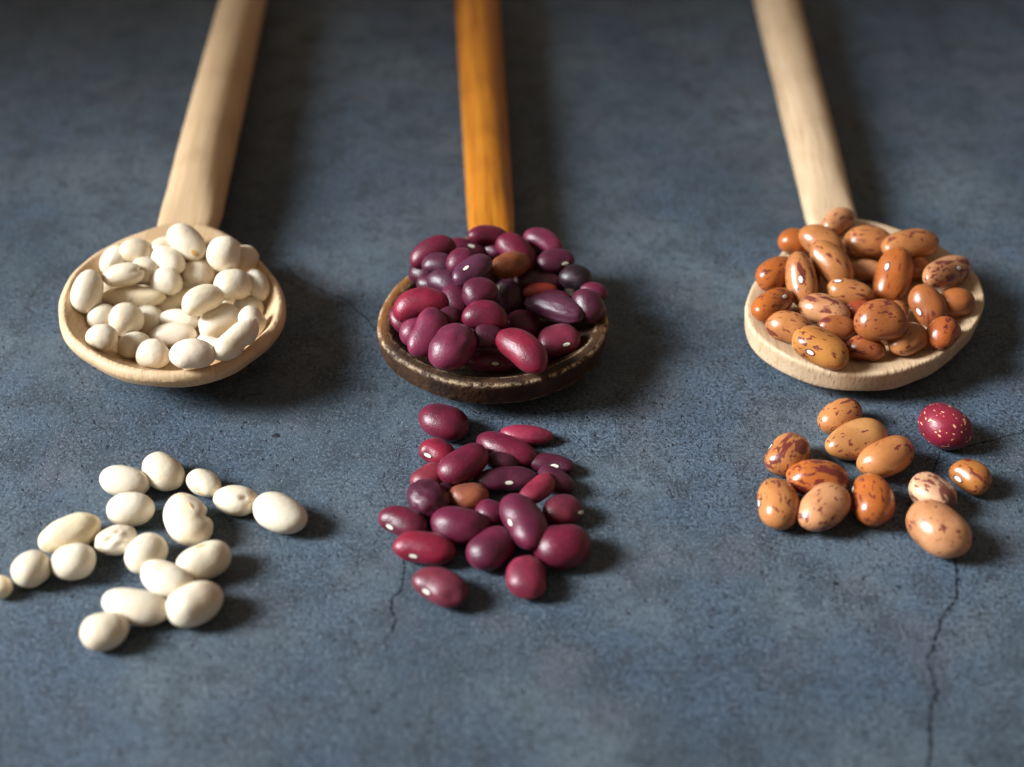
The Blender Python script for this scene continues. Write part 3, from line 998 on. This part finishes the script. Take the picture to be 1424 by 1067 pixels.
pile('white', 'white beans scattered in front of the left spoon', (0, 620), 3.236, None, [
    (730, 115, 95, 76, -32, {}, 'rounded white bean at the far back of the scattered white ones'),
    (560, 163, 108, 69, -8, {}, 'white bean at the back left of the scattered white ones, touching the rounded one'),
    (922, 168, 78, 58, -22, dict(h=(903, 213), hs=(1.2, 0.35)), 'small white bean with a dark lower edge, right of the rounded one'),
    (1060, 248, 98, 66, -5, dict(dent=[(1093, 238, 0.22, 0.012)], c=(0.80, 0.71, 0.55)), 'white bean with a dark dimple, left of the rightmost one'),
    (1257, 303, 122, 82, -22, {}, 'long white bean farthest right of the scattered white ones'),
    (587, 290, 104, 71, 3, {}, 'smooth oval white bean just below the back left pair'),
    (840, 330, 118, 96, -55, dict(groove=[(945, 308, 0.24, 0.13)], h=(858, 274), hs=(1.3, 0.4), k=0.8, notch=0.0, bend=0.0), 'heart shaped white bean with a deep notch in its right side'),
    (315, 395, 142, 76, 22, dict(c=YEL, wr=0.10, dent=[(300, 380, 0.05, 0.03)]), 'long rough cream bean at the left of the scattered white ones'),
    (522, 427, 95, 64, 15, dict(wr=0.16, dent=[(565, 398, 0.20, 0.022), (490, 425, 0.20, 0.025), (535, 445, .18, .016), (525, 390, .16, .012), (465, 450, .12, .02), (575, 435, .14, .015)], blunt=2.05, c=(0.84, 0.78, 0.66)), 'shrivelled white bean with deep wrinkles'),
    (663, 482, 100, 78, 38, {}, 'round white bean right below the shrivelled one'),
    (918, 520, 122, 80, 20, dict(h=(903, 452), hs=(1.4, 0.6)), 'white kidney bean with an orange scar on its upper edge'),
    (745, 602, 118, 79, -20, {}, 'white bean between the kidney with the orange scar and the two front ones'),
    (605, 725, 151, 78, -10, dict(bend=0.12), 'long white bean near the front of the scattered white ones'),
    (878, 708, 128, 90, 25, {}, 'large white bean at the front right of the scattered white ones'),
    (470, 835, 108, 82, 15, {}, 'white bean nearest the camera at the front of the scattered white ones'),
    (330, 523, 100, 78, 15, {}, 'white bean just below the long rough cream one'),
    (143, 555, 90, 75, 28, {}, 'white bean with a pointed end, second from the left edge'),
    (2, 634, 50, 50, 0, dict(c=YEL), 'cream bean cut off by the left edge of the photo'),
], WC, 0.3, 0.0)

pile('red', 'red beans scattered in front of the middle spoon', (510, 550), 3.5576, None, [
    (378, 132, 122, 82, -15, dict(c=MAR), 'maroon bean lying alone right below the middle spoon'),
    (792, 198, 126, 48, -5, dict(c=(0.26, 0.02, 0.05), wr=0.10, blunt=2.1), 'bright crimson wrinkled bean at the back right of the scattered red ones'),
    (355, 280, 88, 62, -18, dict(c=CRIM, h=(303, 297)), 'small crimson bean with a white scar, back left of the scattered red'),
    (690, 268, 152, 70, -20, dict(c=MAR), 'long maroon bean at the back of the scattered red pile'),
    (670, 325, 78, 45, -10, dict(c=PLUM), 'dark bean hidden below the long maroon one at the back of the pile'),
    (913, 338, 116, 48, -8, dict(c=PLUM, h=(930, 350), wr=0.08), 'dark wrinkled bean with a tan ringed scar, right of the scattered red'),
    (310, 412, 88, 66, 25, dict(c=(0.20, 0.02, 0.035)), 'reddish bean at the left of the scattered red pile, behind the shrivelled one'),
    (400, 445, 70, 45, 20, dict(c=PLUM), 'dark bean in the shade between the left bean and the steep one'),
    (930, 425, 97, 60, -25, dict(c=PLUM), 'dull maroon bean at the right, half under the bright pointed one'),
    (300, 512, 104, 88, -35, dict(c=PLUM, wr=0.22, dent=[(270, 480, 0.08, 0.02), (330, 570, .1, .02)]), 'shrivelled dark bean at the left of the scattered red pile'),
    (505, 502, 98, 66, 10, dict(c=(0.33, 0.095, 0.045), name='brown_bean', wr=0.06), 'orange-brown bean in the middle of the scattered red pile'),
    (485, 338, 132, 78, 27, dict(c=MAR, up=True), 'maroon bean rising to the right on the upper left of the pile'),
    (690, 413, 156, 60, 2, dict(c=PLUM, h=(705, 433)), 'long plum bean with a white scar facing front, across the middle of the pile'),
    (967, 570, 97, 76, 3, dict(c=(0.15, 0.016, 0.030), h=(1052, 578)), 'dark red bean with its scar at the right edge of the scattered red pile'),
    (848, 468, 100, 55, 38, dict(c=(0.25, 0.02, 0.045), up=True), 'bright crimson pointed bean on the right of the pile'),
    (612, 587, 78, 66, -10, dict(c=PUR), 'purple bean in the middle, just right of the wide front maroon one'),
    (185, 625, 120, 74, -18, dict(c=MAR, h=(113, 652)), 'maroon bean with a white scar, farthest left of the scattered red ones'),
    (460, 645, 143, 89, -7, dict(c=PUR), 'wide purple-red bean in the front middle of the scattered red pile'),
    (783, 625, 144, 94, -58, dict(c=PUR, h=(708, 630), up=True), 'large upright kidney bean with a white scar, front right of the scattered red'),
    (620, 755, 122, 92, 33, dict(c=PUR), 'purple-red bean at the front, just left below the upright kidney one'),
    (287, 752, 148, 78, -7, dict(c=CRIM, h=(230, 796)), 'crimson bean with a white scar at the front left of the pile'),
    (970, 745, 138, 105, 8, dict(c=MAR), 'fattest maroon bean at the front right of the scattered red pile'),
    (787, 898, 103, 94, -80, dict(c=(0.26, 0.022, 0.05)), 'bright crimson egg shaped bean at the very front of the scattered red ones'),
    (367, 945, 136, 88, -22, dict(c=(0.15, 0.02, 0.036), h=(292, 973), dent=[(430, 990, 0.16, 0.05)]), 'ridged maroon bean with a white scar, lying alone nearest the camera'),
], [PUR, MAR], 0.5, 0.0)

pile('speckled', 'speckled beans scattered in front of the right spoon', (1040, 540), 3.9556, None, [
    (512, 157, 122, 88, 22, dict(c=TAN, al=0.75), 'tan bean with a broad maroon patch, nearest below the right spoon'),
    (597, 287, 170, 108, 12, dict(c=(0.48, 0.225, 0.075), al=0.12, tau=0.2, blunt=2.1), 'large tan bean with a pointed left end and few marks'),
    (768, 378, 154, 100, 22, dict(c=TAN, al=0.4), 'tan bean with fine flecks, right below the large pointed one'),
    (225, 366, 120, 104, 42, dict(c=TAN, al=0.65, h=(128, 325)), 'round flecked bean at the left of the scattered speckled ones'),
    (383, 497, 166, 97, -5, dict(c=ORG, al=1.05), 'orange bean with broad maroon stripes in the middle of the left cluster'),
    (170, 635, 136, 110, -75, dict(c=TAN, al=0.65, h=(66, 635)), 'upright flecked bean at the front left corner of the scattered speckled ones'),
    (420, 658, 147, 113, 37, dict(c=PAL, al=0.3), 'shiny pale tan bean at the front of the left cluster'),
    (688, 612, 138, 112, -75, dict(c=ORG, al=0.75, h=(573, 555)), 'upright orange bean with curled maroon marks at the right of the left cluster'),
    (1010, 582, 134, 98, -30, dict(c=(0.66, 0.40, 0.24), al=0.9), 'pale pinkish bean with maroon blotches, behind the biggest smooth one'),
    (1040, 773, 187, 130, -37, dict(c=PAL, al=0.05), 'biggest smooth tan bean at the front right of the scattered speckled ones'),
    (1230, 485, 114, 84, -28, dict(c=(0.46, 0.175, 0.038), al=0.45, h=(1158, 500)), 'small orange-tan bean with a white scar, farthest right'),
], [TAN, BRN], 0.3, 0.0)
pile('red', 'speckled beans scattered in front of the right spoon', (1040, 540), 3.9556, None, [
    (1078, 212, 152, 114, -27, dict(c=(0.22, 0.012, 0.030), al=0.0, k=0.9, blunt=2.1), 'glossy crimson bean with cream flecks, alone at the right'),
], [CRIM], 0.3, 0.0)


def bury(kind, B, name, label, group, cols, size, count, seed):
    """beans lying on the bowl's floor below the heap, placed wherever they fit between the others"""
    rs = random.Random(seed)
    n = 0
    for _ in range(900):
        if n >= count:
            break
        q, rad = rs.uniform(0, 2 * math.pi), 21 * math.sqrt(rs.random())
        ax = np.array(size) / 2 * rs.uniform(0.85, 1.1)
        yaw = rs.uniform(0, math.pi)
        X = np.array([B.c[0] + rad * math.cos(q), B.c[1] + rad * math.sin(q) * 0.9, 0])
        slope = 0.25 * rad / 21
        nz = np.array([-math.cos(q) * slope, -math.sin(q) * slope, 1])
        nz /= np.linalg.norm(nz)
        x = np.array([math.cos(yaw), math.sin(yaw), 0])
        x -= nz * (x @ nz)
        x /= np.linalg.norm(x)
        A = np.c_[x, np.cross(nz, x), nz]
        ok = False
        for z in np.arange(B.zr - B.depth + ax[2] - 1, B.zr + 1, 0.25):
            X[2] = z
            if spoon_pen(X + (FIB * ax) @ A.T, B) < 0.12:
                ok = True
                break
        if not ok:
            continue
        pts = X + (FIB * ax) @ A.T
        for o in PLACED:
            if np.linalg.norm(o.X - X) > 18:
                continue
            f = np.linalg.norm(((pts - o.X) @ o.A) / o.ax, axis=1).min()
            po = o.X + (FIB * o.ax) @ o.A.T
            g = np.linalg.norm(((po - X) @ A) / ax, axis=1).min()
            if max(1 - f, 1 - g) * o.ax[2] > 0.05:
                ok = False
                break
        if not ok:
            continue
        # only where the heap covers it
        cover = sum(1 for o in PLACED if o.B is B and np.linalg.norm(np.cross(o.X - X, CAMDIR)) < 7 and (o.X - X) @ CAMDIR > 0)
        if cover < 2:
            continue
        P = Placed()
        P.X, P.A, P.ax, P.group, P.B = X.copy(), A, ax, group, B
        PLACED.append(P)
        V = bean_mesh(ax, np.array([0.6, -0.8]), 0.0, rs, 0.04, PAR[kind]['bend'], PAR[kind]['blunt'], 0, [], 0.05)
        o = new_mesh(name, V * MM, ICOF, SKIN[kind])
        M4 = Matrix.Identity(4)
        for i in range(3):
            for j in range(3):
                M4[i][j] = A[i, j]
        o.matrix_world = Matrix.Translation(Vector(X * MM)) @ M4
        o['label'], o['category'], o['group'] = label, 'bean', group
        o.color = (*cols[rs.randrange(len(cols))], 1.0 if kind != 'speckled' else 0.3)
        n += 1
    return n


buried = [bury('white', BL, 'white_bean', 'white bean buried at the bottom of the left heap, mostly hidden under the others', 'white beans buried in the left heap', WC, (9, 6.4, 5.6), 10, 3),
      bury('red', BM, 'red_bean', 'red bean buried at the bottom of the middle heap, mostly hidden under the others', 'red beans buried in the middle heap', [PLUM, MAR], (10.5, 6.6, 5.2), 14, 5),
      bury('speckled', BR, 'speckled_bean', 'speckled bean buried at the bottom of the right heap, mostly hidden under the others', 'speckled beans buried in the right heap', [BRN, TAN], (10.5, 6.8, 5.8), 8, 7)]
